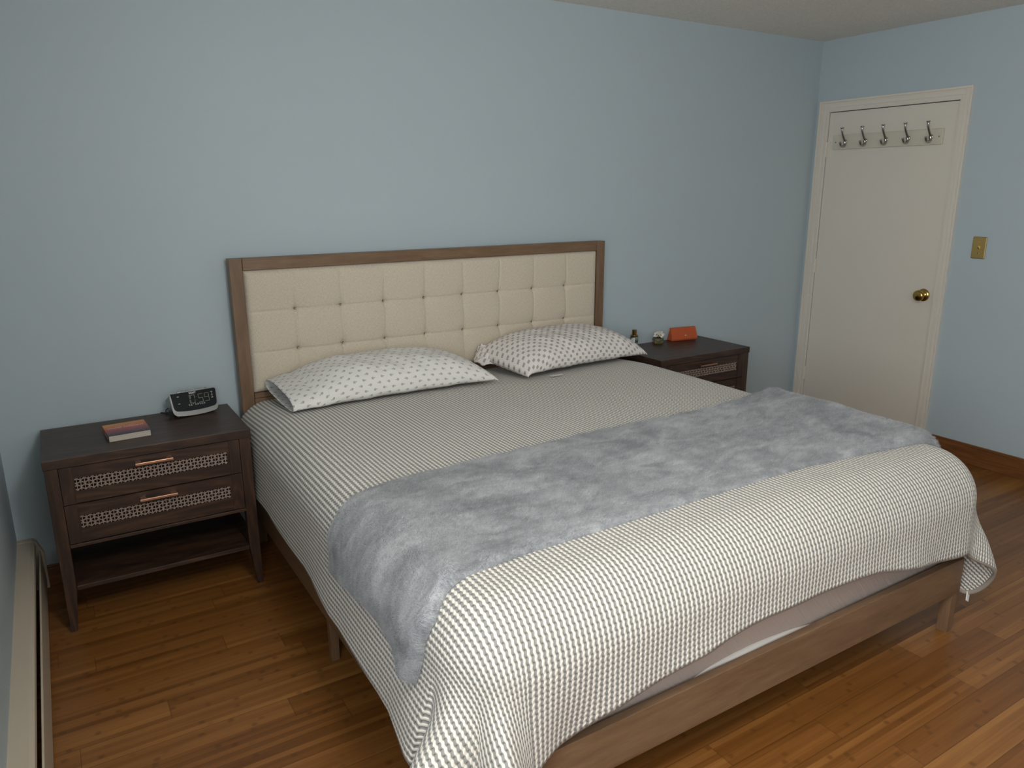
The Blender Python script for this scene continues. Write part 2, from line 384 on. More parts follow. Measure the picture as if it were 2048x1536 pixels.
# ------------------------------------------------------------------ the draped surface of the quilt
XL,XR,VF=0.11,1.87,2.03
RS,RF=0.14,0.16
ZT=0.69
LV=np.arange(.4,2.05,.08)
LA=np.array([.03,.019,.019,.034,.04,.04,.04,.032,.023,.038,.07,.10,.12,.11,.12,.128,.135,.135,.15,.21,.27])
def gs(t,c,w): return np.exp(-((t-c)/w)**2)
def ss(x,a,b):
    t=np.clip((x-a)/(b-a),0,1);return t*t*(3-2*t)
def quilt_surf(u,v,off=0.0):
    """material coords (u across, v from the head down) -> world point on the draped quilt"""
    u=np.asarray(u,float);v=np.asarray(v,float)
    zt=ZT-0.03*(1-ss(v,0.05,0.6))+0.004*np.sin(3.1*u+1)*np.sin(2.3*v)
    left=u<(XL+XR)/2
    a=np.where(left,np.maximum(XL-u,0),np.maximum(u-XR,0))
    b=np.maximum(v-VF,0)
    rho=np.hypot(a,b)+1e-9
    th=np.arctan2(b,a)            # 0 = side, pi/2 = foot
    w=ss(th,0,np.pi/2)
    r=RS+(RF-RS)*w+off
    arc=np.pi/2*(r-off)
    ph=np.minimum(rho/arc,1)*np.pi/2
    h=np.maximum(rho-arc,0)
    # lean of the hanging cloth away from vertical
    side_l=np.interp(np.minimum(v,VF),LV,LA)
    side_r=0.07+0.04*np.sin(v*8)
    foot=0.06+0.045*np.sin(u*9.0+1.2)+0.035*np.sin(u*21+.5)-0.13*gs(u,.24,.10)
    td=np.degrees(th)
    cl=0.70*gs(td,33,16)+0.62*gs(td,67,10)-0.15*gs(td,52,7)-.10*gs(td,4,7)-.08*gs(td,10,9)
    cr=0.27*gs(td,50,15)
    corner=np.where(left,cl,cr)*np.where((a>0)&(b>0),1,0)
    side=np.where(left,side_l,side_r)
    al=side*(1-w)+foot*w
    ramp=ss(h,0,0.18)
    al=al*(0.35+0.65*ramp)+corner*np.where(left,0.35+0.65*ramp,0.7+0.3*ramp)
    hd=r*np.sin(ph)+h*np.sin(al)
    dn=r*(1-np.cos(ph))+h*np.cos(al)-off
    az=th
    sx=np.where(left,-1.0,1.0)
    xc=np.where(a>0,np.where(left,XL,XR),u)
    yc=np.where(b>0,VF,v)
    x=xc+sx*np.where(a>0,hd*np.cos(az),0)
    y=-(yc+np.where(b>0,hd*np.sin(az),0))
    z=zt-dn
    return np.stack([x,y,z],-1)

# ================================================================== the room
struct(obj('floor', boxes((XLW-0.12, XRW+0.2, YF-0.15, 0.12, -0.06, 0.0)), m_floor))
struct(obj('ceiling', boxes((XLW-0.12, XRW+0.2, YF-0.15, 0.12, H, H+0.08)), m_ceil))
struct(obj('wall_back', boxes((XLW-0.12, XRW+0.2, 0.0, 0.12, 0.0, H)), m_wall))
# right wall with the door recess (y from -0.945 to -0.10, up to 2.035)
DY0, DY1, DZ = -0.9415, -0.0985, 2.036
struct(obj('wall_right', boxes((XRW, XRW+0.06, DY1, 0.0, 0.0, H), (XRW, XRW+0.06, YF, DY0, 0.0, H), (XRW, XRW+0.06, DY0, DY1, DZ, H), (XRW+0.06, XRW+0.2, YF, 0.0, 0.0, H)), m_wall))
w0, w1, z0, z1 = WIN
struct(obj('wall_left', boxes((XLW-0.12, XLW, YF, w0, 0, H), (XLW-0.12, XLW, w1, 0.0, 0, H), (XLW-0.12, XLW, w0, w1, 0, z0), (XLW-0.12, XLW, w0, w1, z1, H)), m_wall))
x0, x1, c0, c1 = FILL_WIN
struct(obj('wall_front', boxes((XLW-0.12, x0, YF-0.12, YF, 0, H), (x1, XRW+0.2, YF-0.12, YF, 0, H), (x0, x1, YF-0.12, YF, 0, c0), (x0, x1, YF-0.12, YF, c1, H)), m_wall))
ya, yb = YF-0.09, YF-0.03
w = struct(obj('added_fill_window', boxes((x0, x0+0.05, ya, yb, c0, c1), (x1-0.05, x1, ya, yb, c0, c1), (x0+0.05, x1-0.05, ya, yb, c0, c0+0.05), (x0+0.05, x1-0.05, ya, yb, c1-0.05, c1), ((x0+x1)/2-0.02, (x0+x1)/2+0.02, ya, yb, c0+0.05, c1-0.05)), m_white))  # unseen window frame, added along with the fill light
obj('window_pane', boxes((x0+0.05, x1-0.05, YF-0.062, YF-0.058, c0+0.05, c1-0.05)), m_pane, w)
xa, xb = XLW-0.09, XLW-0.03; wm = (w0+w1)/2
w = struct(obj('window_1', boxes((xa, xb, w0, w0+0.05, z0, z1), (xa, xb, w1-0.05, w1, z0, z1), (xa, xb, w0+0.05, w1-0.05, z0, z0+0.05), (xa, xb, w0+0.05, w1-0.05, z1-0.05, z1), (xa, xb, wm-0.02, wm+0.02, z0+0.05, z1-0.05)), m_white))
obj('window_sill', boxes((XLW-0.03, XLW+0.03, w0-0.03, w1+0.03, z0-0.025, z0)), m_white, w)
obj('window_pane', boxes((XLW-0.062, XLW-0.058, w0+0.05, w1-0.05, z0+0.05, z1-0.05)), m_pane, w)
# baseboards
struct(obj('baseboard_back', boxes((-0.81, XRW, -0.014, 0.0, 0.0, 0.075), (-0.81, XRW, -0.009, 0.0, 0.075, 0.085), bev=0.0015), m_base_x))
struct(obj('baseboard_right', boxes((XRW-0.014, XRW, YF, -0.985, 0.0, 0.10), (XRW-0.009, XRW, YF, -0.985, 0.10, 0.118), bev=0.002), m_base))

# globe lamp under the ceiling, behind and above the camera
LAMP = (0.05, -3.05, 2.20)
t = thing('ceiling_lamp', 'white glass globe lamp hanging under the ceiling near the window', 'lamp', LAMP)
m_globe = G('lit_globe', 0.4, color=(0.9, 0.9, 0.88, 1), Emission_Color=(1.0, 0.985, 0.955, 1), Emission_Strength=44.0).m
obj('globe', lathe([(0.17*math.sin(a_)+0.0005, -0.17*math.cos(a_)) for a_ in np.linspace(0, PI*0.93, 24)], 40), m_globe, t, True)
obj('mount', lathe([(0.04, 0.16), (0.04, 0.235), (0.075, 0.24), (0.075, H-LAMP[2]-0.0005)], 28), m_nickel, t, True)

# ------------------------------------------------------------------ the door in the right wall
door = struct(obj('door_1', boxes((XRW+0.004, XRW+0.04, DY0+0.003, DY1-0.0018, 0.008, DZ-0.006), bev=0.0015), m_white))
ZT0 = 2.1017
def casing():
    bm = bmesh.new()
    for a, b, t in ((0.0006, 0.0722, 0.010), (0.0, 0.013, 0.018), (0.020, 0.046, 0.014), (0.060, 0.0716, 0.013)):
        # a..b measured inwards from the outer edge; mitred frame of three boards
        yo1, yo0 = -0.028-a, -0.9914+a; yi1, yi0 = -0.028-b, -0.9914+b*0.78
        xo = XRW-t
        zt, zi = ZT0-a, ZT0-b*0.95
        add_box(bm, xo, XRW+0.001, yi1, yo1, 0.0, zt, 0.0015)
        add_box(bm, xo, XRW+0.001, yo0, yi0, 0.0, zt, 0.0015)
        add_box(bm, xo+0.0002, XRW+0.001, yi0, yi1, zi, zt, 0.0015)
    return tomesh(bm)
obj('door_casing', casing(), m_white, door)
for zc in (1.804, 1.054, 0.309):
    bm = bmesh.new()
    for k in range(5):
        add_tube(bm, [(XRW-0.004, DY1-0.002, zc-0.045+k*0.018), (XRW-0.004, DY1-0.002, zc-0.045+k*0.018+0.0165)], 0.0055, 10, 1)
    add_box(bm, XRW-0.0005, XRW+0.0045, DY1-0.022, DY1-0.002, zc-0.045, zc+0.045, 0.0005)
    obj('hinge', tomesh(bm), m_white, door)
kn = obj('door_knob', lathe([(0.001, 0), (0.030, 0), (0.032, -0.003), (0.030, -0.008), (0.020, -0.012), (0.0115, -0.015), (0.010, -0.028), (0.014, -0.036), (0.024, -0.043), (0.0275, -0.052), (0.0265, -0.062), (0.020, -0.068), (0.009, -0.071), (0.001, -0.0712)], 36, 0, 0, 'x'), m_brass, door, True, (XRW+0.004, -0.862, 0.942)); kn.scale = (0.95, 1.18, 1.18)
obj('latch_plate', boxes((XRW-0.004, XRW+0.003, DY0-0.001, DY0+0.004, 0.90, 0.965)), m_brass_plate, door)

# coat rack on the door
t = thing('coat_rack', 'cream wall board with five double coat hooks mounted high on the white door', 'coat rack', (XRW+0.004, -0.503, 1.845))
bm = bmesh.new(); add_box(bm, -0.014, 0.0, -0.354, 0.354, -0.0445, 0.0445, 0.004, 3)
m_board = G('cream_board', 0.5, color=rgb('cbc6b6')).m
obj('board', tomesh(bm), m_board, t)
for i, yk in enumerate((-0.240, -0.378, -0.515, -0.654, -0.790)):
    y = yk+0.503; zz = -0.006
    h = obj('hook', lathe([(0.001, 0.0), (0.013, 0.0), (0.014, -0.003), (0.009, -0.006), (0.001, -0.007)], 20, y, zz+0.006, 'x'), m_nickel, t, True, (-0.014, 0, 0))
    bm = bmesh.new()
    add_tube(bm, [(-0.016, y, zz+0.004), (-0.028, y, zz+0.020), (-0.046, y, zz+0.044), (-0.058, y, zz+0.066), (-0.060, y, zz+0.084)], [0.009, 0.0068, 0.0058, 0.0055, 0.006], 10)
    add_tube(bm, [(-0.014, y, zz+0.010), (-0.017, y, zz-0.012), (-0.034, y, zz-0.022), (-0.056, y, zz-0.016), (-0.068, y, zz+0.004)], [0.009, 0.0085, 0.0078, 0.0065, 0.007], 10)
    add_tube(bm, [(-0.014, y, zz-0.012), (-0.018, y, zz+0.0), (-0.022, y, zz+0.012)], [0.009, 0.010, 0.006], 10)
    obj('hook_arm', tomesh(bm), m_nickel, h, True, (0.014, 0, 0))
    obj('hook_tip', lathe([(0.001, 0), (0.005, 0.0), (0.010, 0.006), (0.012, 0.009), (0.010, 0.011), (0.001, 0.012)], 18, -0.060, y), m_nickel, h, True, (0.014, 0, zz+0.080))
for y in (-0.333, 0.333):
    obj('screw', lathe([(0.001, 0.0), (0.005, 0.0), (0.004, -0.002), (0.001, -0.0025)], 14, y, 0.0, 'x'), m_nickel, t, True, (-0.014, 0, 0))

# light switch
t = thing('light_switch', 'brass light switch plate on the blue wall right of the door', 'light switch', (XRW, -1.140, 1.238))
bm = bmesh.new(); add_box(bm, -0.006, 0.0, -0.037, 0.037, -0.060, 0.060, 0.004, 3)
obj('switch_plate', tomesh(bm), m_brass_plate, t)
obj('toggle', hexa([(-0.004, -0.0045, -0.010), (-0.004, 0.0045, -0.010), (-0.004, 0.0045, 0.010), (-0.004, -0.0045, 0.010), (-0.017, -0.003, 0.004), (-0.017, 0.003, 0.004), (-0.017, 0.003, 0.010), (-0.017, -0.003, 0.010)], 0.0008), m_brass_plate, t)
for z in (-0.030, 0.030):
    obj('screw', lathe([(0.001, 0.0), (0.004, 0.0), (0.003, -0.0018), (0.001, -0.002)], 14, 0.0, z, 'x'), m_brass, t, True, (-0.006, 0, 0))

# ------------------------------------------------------------------ baseboard heater along the left wall
t = thing('baseboard_heater', 'long beige baseboard heater running along the left wall with a dark vent slot', 'heater', (XLW, -2.4, 0))
Y0, Y1 = -2.3, 2.4-0.001
def lprism(outline, y0, y1): return prism(outline, y0, y1)
obj('back_panel', boxes((0.0, 0.006, Y0, Y1-0.012, 0.02, 0.20)), m_heater, t)
obj('top_cover', lprism([(0.0, 0.212), (0.046, 0.212), (0.058, 0.207), (0.060, 0.188), (0.056, 0.188), (0.054, 0.203), (0.044, 0.207), (0.0, 0.207)], Y0, Y1-0.012), m_heater, t)
obj('front_panel', lprism([(0.068, 0.168), (0.073, 0.165), (0.078, 0.035), (0.072, 0.022), (0.069, 0.022), (0.074, 0.036), (0.069, 0.160)], Y0, Y1-0.012), m_heater, t)
obj('vent_slot', boxes((0.008, 0.040, Y0, Y1-0.03, 0.03, 0.19)), m_slot, t)
obj('end_cap', lprism([(0.0, 0.216), (0.050, 0.216), (0.064, 0.206), (0.084, 0.150), (0.084, 0.0), (0.0, 0.0)], Y1-0.030, Y1), m_heater, t)

# ================================================================== nightstands
def nightstand(label, loc):
    """local frame: x from 0 (left) to 0.697, y from 0 (back) to -0.419 (front)"""
    W_, D_, ZT_, TT = 0.697, 0.419, 0.6633, 0.034
    t = thing('nightstand', label, 'nightstand', loc, 0, 'dark wood nightstands either side of the bed')
    wx, wy, wz = m_walnut
    bm = bmesh.new(); add_box(bm, 0, W_, -D_, 0, ZT_-TT, ZT_, 0.0012)
    obj('top_board', tomesh(bm), wx, t)
    a, b, zs = 0.041, 0.023, 0.172
    i0 = 0.003
    for sx in (0, 1):
        for sy in (0, 1):
            X0 = i0 if sx == 0 else W_-i0; s = 1 if sx == 0 else -1
            YY = -D_+i0 if sy == 0 else -i0; q = 1 if sy == 0 else -1
            bm = bmesh.new()
            def ring(z, w, d): return [bm.verts.new(c) for c in ((X0, YY, z), (X0+s*w, YY, z), (X0+s*w, YY+q*d, z), (X0, YY+q*d, z))]
            rs = [ring(0.0, b*0.92, b*0.92), ring(0.006, b, b), ring(zs, a, a), ring(ZT_-TT, a, a)]
            for r0, r1 in zip(rs, rs[1:]):
                for k in range(4): bm.faces.new((r0[k], r0[(k+1) % 4], r1[(k+1) % 4], r1[k]))
            bm.faces.new(rs[0]); bm.faces.new(rs[-1])
            bmesh.ops.bevel(bm, geom=[e for e in bm.edges], offset=0.0012, segments=1, affect='EDGES')
            obj('leg', tomesh(bm), wz, t)
    for X0 in (0.010, W_-0.010-0.014):
        obj('side_panel', boxes((X0, X0+0.014, -D_+0.044, -0.044, 0.338, ZT_-TT)), wy, t)
    obj('back_panel', boxes((0.044, W_-0.044, -0.014, -0.008, 0.338, ZT_-TT)), wx, t)
    bm = bmesh.new(); add_box(bm, 0.0445, W_-0.0445, -D_+0.002, -0.016, 0.326, 0.338, 0.001)
    obj('bottom_panel', tomesh(bm), wx, t)
    bm = bmesh.new(); add_box(bm, 0.0445, W_-0.0445, -D_+0.003, -0.010, 0.160, 0.176, 0.001)
    add_box(bm, 0.006, 0.044, -D_+0.046, -0.046, 0.160, 0.176, 0.001); add_box(bm, W_-0.044, W_-0.006, -D_+0.046, -0.046, 0.160, 0.176, 0.001)
    obj('lower_shelf', tomesh(bm), wx, t)
    x0, x1 = 0.0455, W_-0.0455; yf = -D_+0.004
    for z0, z1 in ((0.4895, 0.6265), (0.3405, 0.4865)):
        # front as a frame round a recessed field with the cane strip
        sw = 0.040
        zc = z0+(z1-z0)*0.50
        c0, c1 = (0.535, 0.583) if z0 > 0.45 else (0.393, 0.441)
        cx0, cx1 = x0+0.043, x1-0.048
        bm = bmesh.new()                                  # drawer front: one board with the window for the cane
        o4 = ((x0+sw, z0+0.0005), (x1-sw, z0+0.0005), (x1-sw, z1-0.0005), (x0+sw, z1-0.0005)); i4 = ((cx0, c0), (cx1, c0), (cx1, c1), (cx0, c1))
        R4 = [[bm.verts.new((p_[0], yy_, p_[1])) for p_ in q4] for q4, yy_ in ((o4, yf+0.003), (i4, yf+0.003), (i4, yf+0.018), (o4, yf+0.018))]
        for r0, r1 in zip(R4, R4[1:]+R4[:1]):
            for k in range(4): bm.faces.new((r0[k], r0[(k+1) % 4], r1[(k+1) % 4], r1[k]))
        d = obj('drawer', tomesh(bm), wx, t)
        for a_, b_ in ((x0, x0+sw), (x1-sw, x1)):
            obj('drawer_stile', boxes((a_, b_, yf, yf+0.018, z0, z1), bev=0.0008), wz, d)
        obj('drawer_box', boxes((x0+0.01, x1-0.01, yf+0.0185, -0.03, z0+0.008, z1-0.012)), m_slot, d)
        # woven cane: uprights, cross strands and diagonals
        bm = bmesh.new(); p = 0.0125; r = 0.0009; yy = yf+0.006
        nx = int(round((cx1-cx0)/p)); nz = 4; px = (cx1-cx0)/nx; pz = (c1-c0)/nz
        def bar(xa, za, xb, zb, w=0.0010, dy=0.0):
            v = Vector((xb-xa, 0, zb-za)); L = v.length; n = Vector((-v.z, 0, v.x)).normalized()*w
            A = Vector((xa, yy+dy, za)); B = Vector((xb, yy+dy, zb)); e = Vector((0, 0.0012, 0))
            ps = [A-n, A+n, A+n+e, A-n+e, B-n, B+n, B+n+e, B-n+e]; vs = [bm.verts.new(q) for q in ps]
            for f in ((0, 1, 2, 3), (4, 7, 6, 5), (0, 4, 5, 1), (1, 5, 6, 2), (2, 6, 7, 3), (3, 7, 4, 0)): bm.faces.new([vs[i] for i in f])
        for k in range(nx): bar(cx0+(k+0.5)*px, c0, cx0+(k+0.5)*px, c1, 0.0013)
        for k in range(nz): bar(cx0, c0+(k+0.5)*pz, cx1, c0+(k+0.5)*pz, 0.0010, -0.0012)
        for k in range(-nz, nx, 2):
            for s in (1, -1):
                pts = []
                for m in range(nz*2+1):
                    xx = cx0+(k+0.5)*px+m*px/2
                    zz_ = (c0+m*pz/2) if s == 1 else (c1-m*pz/2)
                    if cx0 <= xx <= cx1: pts.append((xx, zz_))
                if len(pts) > 1: bar(pts[0][0], pts[0][1], pts[-1][0], pts[-1][1], 0.0011, -0.0006*s)
        obj('cane_strip', tomesh(bm), m_cane, d)
        hz = z1-0.024
        hx0, hx1 = 0.2835, 0.4115
        bm = bmesh.new(); add_box(bm, hx0, hx1, yf-0.026, yf-0.017, hz-0.0045, hz+0.0045, 0.001)
        add_box(bm, hx0+0.003, hx0+0.021, yf-0.018, yf+0.003, hz-0.004, hz+0.004); add_box(bm, hx1-0.021, hx1-0.003, yf-0.018, yf+0.003, hz-0.004, hz+0.004)
        obj('handle', tomesh(bm), m_rosegold, d)
    return t
n1 = nightstand('dark wood nightstand left of the bed with the alarm clock and book on it', (-0.7503, -0.0345, 0))
def copy_tree(o, parent=None):
    c = o.copy(); COL.objects.link(c); c.parent = parent
    for ch in list(o.children): copy_tree(ch, c)
    return c
n2 = copy_tree(n1); n2.location = (2.105, -0.018, 0)
n2['label'] = 'dark wood nightstand beyond the bed with perfume bottles and the orange case on it'

# ================================================================== bed
HW = 1.98; YH = -0.0855
bed = thing('bed', 'wooden bed with beige button-tufted headboard and low brown wood frame', 'bed', (HW/2, -1.1, 0))
BX, BY = -HW/2, 1.1      # world -> local
def L(b): return (b[0]+BX, b[1]+BX, b[2]+BY, b[3]+BY, b[4], b[5])
ZH = 1.287; SW = 0.055
for a_, b_ in ((0, SW-0.0015), (HW-SW+0.0015, HW)):
    obj('headboard_post', boxes(L((a_, b_, YH, YH+0.055, 0, ZH)), bev=0.002), m_bed[2], bed)
obj('top_rail', boxes(L((SW, HW-SW, YH+0.001, YH+0.055, ZH-0.050, ZH)), bev=0.002), m_bed[0], bed)
obj('bottom_rail', boxes(L((SW, HW-SW, YH+0.001, YH+0.05, 0.42, 0.680)), bev=0.0015), m_bed[0], bed)
obj('panel_moulding', boxes(L((SW, HW-SW, YH-0.001, YH+0.05, 0.682, 0.705)), bev=0.0015), m_bed[0], bed)
# tufted panel
def tufted():
    xa, xb, za, zb = SW, HW-SW, 0.705, ZH-0.050
    nx, nz = 470, 140
    X, Z = np.meshgrid(np.linspace(xa, xb, nx), np.linspace(za, zb, nz), indexing='ij')
    cw, ch = (xb-xa)/9, (zb-za)/3
    # seams bow slightly between the buttons
    fz = (Z-za)/ch; fx = (X-xa)/cw
    sx = X+0.0035*np.sin(fz*PI*2+0.4)*np.sin(fx*2.1+1)
    dxs = np.abs((sx-xa)/cw-np.round((sx-xa)/cw))*cw; ix = np.round((sx-xa)/cw)
    dxs = np.where((ix < 1) | (ix > 8), 9, dxs)
    sz = Z+0.003*np.sin(fx*PI)**2
    dzs = np.abs(fz-np.round(fz))*ch; iz = np.round(fz); dzs = np.where((iz < 1) | (iz > 2), 9, dzs)
    h = np.full_like(X, 0.020)
    h += 0.006*np.abs(np.sin(fx*PI))**0.6*np.abs(np.sin(fz*PI))**0.6
    near = np.zeros_like(X); r_all = np.full_like(X, 9.0)
    for i in range(1, 9):
        for j in range(1, 3):
            r = np.hypot(X-(xa+i*cw), (Z-(za+j*ch))*1.0); r_all = np.minimum(r_all, r)
    h -= 0.020*np.exp(-r_all/0.020)
    h -= 0.007*np.exp(-r_all/0.006)
    h -= (0.0022+0.005*np.exp(-r_all/0.05))*np.exp(-(dxs/0.0045)**2)
    h -= (0.0016+0.005*np.exp(-r_all/0.05))*np.exp(-(dzs/0.0045)**2)
    # asymmetric roll of cloth beside each button
    ed = np.minimum(np.minimum(X-xa, xb-X), np.minimum(Z-za, zb-Z))
    h = h*(1-np.exp(-ed/0.009))-0.004*np.exp(-ed/0.004)
    P = np.stack([X+BX, YH+0.012-h+BY, Z], -1)
    return grid_mesh(P[:, ::-1])
obj('upholstered_panel', tufted(), m_linen, bed, True)
bk = obj('panel_backing', boxes(L((SW, HW-SW, YH+0.016, YH+0.05, 0.705, ZH-0.05))), m_bed[0], bed)
for i in range(1, 9):
    for j in range(1, 3):
        x = SW+(HW-2*SW)*i/9; z = 0.705+(ZH-0.05-0.705)*j/3
        me = lathe([(0.001, -0.0008), (0.0022, -0.0006), (0.0028, 0.0), (0.0022, 0.001), (0.001, 0.0015)], 12)
        xf(me, Matrix.Translation((x+BX, YH+0.010+BY, z)) @ Matrix.Rotation(PI/2, 4, 'X'))
        obj('tuft_button', me, m_linen, bed, True)
RZ0, RZ1, YFR = 0.1586, 0.2916, -2.1512
obj('side_rail', boxes(L((0.0, 0.025, YFR+0.0255, YH, RZ0, RZ1)), bev=0.002), m_bed[1], bed)
obj('side_rail', boxes(L((1.96, 1.985, YFR+0.0255, YH, RZ0, RZ1)), bev=0.002), m_bed[1], bed)
obj('foot_rail', boxes(L((0.0, 1.985, YFR, YFR+0.025, RZ0, RZ1)), bev=0.002), m_bed[0], bed)
obj('slat_platform', boxes(L((0.026, 1.959, YFR+0.026, YH-0.001, 0.235, 0.250))), m_bed[0], bed)
for x0, x1, y0, y1 in ((1.945, 1.983, YFR+0.004, YFR+0.044), (0.003, 0.041, YFR+0.004, YFR+0.044), (0.004, 0.034, -1.128, -1.098), (1.951, 1.981, -1.128, -1.098), (0.97, 1.01, -0.8, -0.76), (0.97, 1.01, -1.5, -1.46)):
    cx, cy = (x0+x1)/2+BX, (y0+y1)/2+BY; hx, hy = (x1-x0)/2, (y1-y0)/2; k = 0.93; zt = RZ0 if x0 < 0.9 or x0 > 1.2 else 0.235
    obj('leg', hexa([(cx-hx*k, cy-hy*k, 0), (cx+hx*k, cy-hy*k, 0), (cx+hx*k, cy+hy*k, 0), (cx-hx*k, cy+hy*k, 0), (cx-hx, cy-hy, zt), (cx+hx, cy-hy, zt), (cx+hx, cy+hy, zt), (cx-hx, cy+hy, zt)], 0.0015), m_bed[2], bed)

# mattress
def rbox(x0, x1, y0, y1, z0, z1, r, seg=5):
    bm = bmesh.new(); add_box(bm, x0, x1, y0, y1, z0, z1, r, seg); return tomesh(bm)
mat = tag(obj('mattress', rbox(0.045, 1.94, -2.112, -0.11, 0.252, 0.636, 0.03), m_sheet, None, True), 'thick mattress in a pinkish grey fitted sheet on the bed frame', 'mattress')
def pad():
    # the pale edge of the pad sagging out between mattress and foot rail
    n = 60; xs = np.linspace(0.70, 1.20, n); P = np.zeros((n, 10, 3))
    for i, x in enumerate(xs):
        f = math.sin(PI*i/(n-1))**0.5; hgt = 0.022*f+0.002; d = 0.014*f
        for k in range(10):
            a = PI*k/9-PI/2
            P[i, k] = (x, -2.1112-d*0.75*math.cos(a)-0.001*math.sin(x*23), 0.292-0.02+hgt*(0.5+0.5*math.sin(a))+0.004*math.sin(x*9))
    return grid_mesh(P)
o = obj('mattress_pad', pad(), m_pad, mat, True); o['label'] = 'white edge of the mattress pad'

# ------------------------------------------------------------------ quilt
LVH = ([0.0, 0.4, 2.03], [0.40, 0.425, 0.475])
FH_U = [0.11, 0.24, 0.32, 0.40, 0.48, 0.56, 0.64, 0.72, 0.80, 0.88, 1.04, 1.20, 1.28, 1.36, 1.44, 1.52, 1.60, 1.68, 1.76, 1.87]
FH_D = [0.470, 0.448, 0.413, 0.395, 0.385, 0.371, 0.361, 0.347, 0.340, 0.336, 0.341, 0.340, 0.342, 0.349, 0.364, 0.380, 0.396, 0.410, 0.418, 0.425]
def side_depth(v): return np.interp(v, *LVH)-0.006
def foot_depth(u): return np.interp(u, FH_U, FH_D)-0.006
def quilt_mesh():
    NA, NT, NB, NV = 56, 190, 44, 210
    # across: left hang (NA), top (NT), right hang (NA); along: bed (NV), foot hang (NB)
    sA = np.concatenate([-(np.linspace(1, 0, NA, endpoint=False)), np.linspace(0, 1, NT), 1+np.linspace(0, 1, NA+1)[1:]])
    sB = np.concatenate([np.linspace(0, 1, NV), 1+np.linspace(0, 1, NB+1)[1:]])
    S, T = np.meshgrid(sA, sB, indexing='ij')
    V0 = 0.088
    v_bed = V0+np.clip(T, 0, 1)*(VF-V0)
    u_top = XL+np.clip(S, 0, 1)*(XR-XL)
    ka = np.where(S < 0, -S, np.maximum(S-1, 0)); kb = np.maximum(T-1, 0)
    A = side_depth(v_bed)+0*S; A = np.where(S > 0.5, 0.56, A); B = foot_depth(u_top)
    a = ka*A; b = kb*B
    # rounded quilt corners
    m = np.maximum(ka, kb); th = np.arctan2(kb, ka); c, s = np.abs(np.cos(th)), np.abs(np.sin(th))
    Rr = (c**7+s**7)**(-1/7.0); Q = 1/np.maximum(np.maximum(c, s), 1e-6)
    k = 1+(Rr/Q-1)*m**2; k = np.where((ka > 0) & (kb > 0), k, 1)
    a = a*k; b = b*k
    u = np.where(S < 0, XL-a, np.where(S > 1, XR+a, u_top)); v = np.where(T > 1, VF+b, v_bed)
    P = quilt_surf(u, v)
    return P, np.stack([u, v], -1)
QP, QUV = quilt_mesh()
q = tag(obj('quilt', grid_mesh(QP[:, ::-1], uv=QUV[:, ::-1]), m_quilt, None, True), 'cream and grey woven stripe quilt draped over the bed', 'quilt')
md = q.modifiers.new('thick', 'SOLIDIFY'); md.thickness = 0.007; md.offset = -1
bd = np.concatenate([QP[0, :, :], QP[:, -1, :][1:], QP[-1, ::-1, :][1:]])
def binding(line, w=0.009):
    n = len(line); tan = np.gradient(line, axis=0); tan /= np.linalg.norm(tan, axis=1, keepdims=True)
    P = np.zeros((n, 8, 3)); up = np.array([0, 0, 1.0])
    for i in range(n):
        a = np.cross(tan[i], up); a /= np.linalg.norm(a)+1e-9; b = np.cross(tan[i], a)
        for k in range(8):
            P[i, k] = line[i]+a*math.cos(k*PI/4)*0.0055+b*math.sin(k*PI/4)*w
    return grid_mesh(P, closed_u=True)
obj('hem_binding', binding(bd), m_binding, q, True)
# care tag at the far foot corner
tp = QP[-1, -5]
ex, ey, ez = tp
o = obj('care_tag', hexa([(ex-0.020, ey-0.012, ez-0.022), (ex-0.008, ey-0.014, ez-0.030), (ex-0.008, ey-0.010, ez-0.030), (ex-0.020, ey-0.008, ez-0.022), (ex-0.004, ey-0.004, ez+0.006), (ex+0.010, ey-0.006, ez-0.002), (ex+0.010, ey-0.002, ez-0.002), (ex-0.004, ey+0.000, ez+0.006)], 0.001), m_label, q); o['label'] = 'small white care tag'

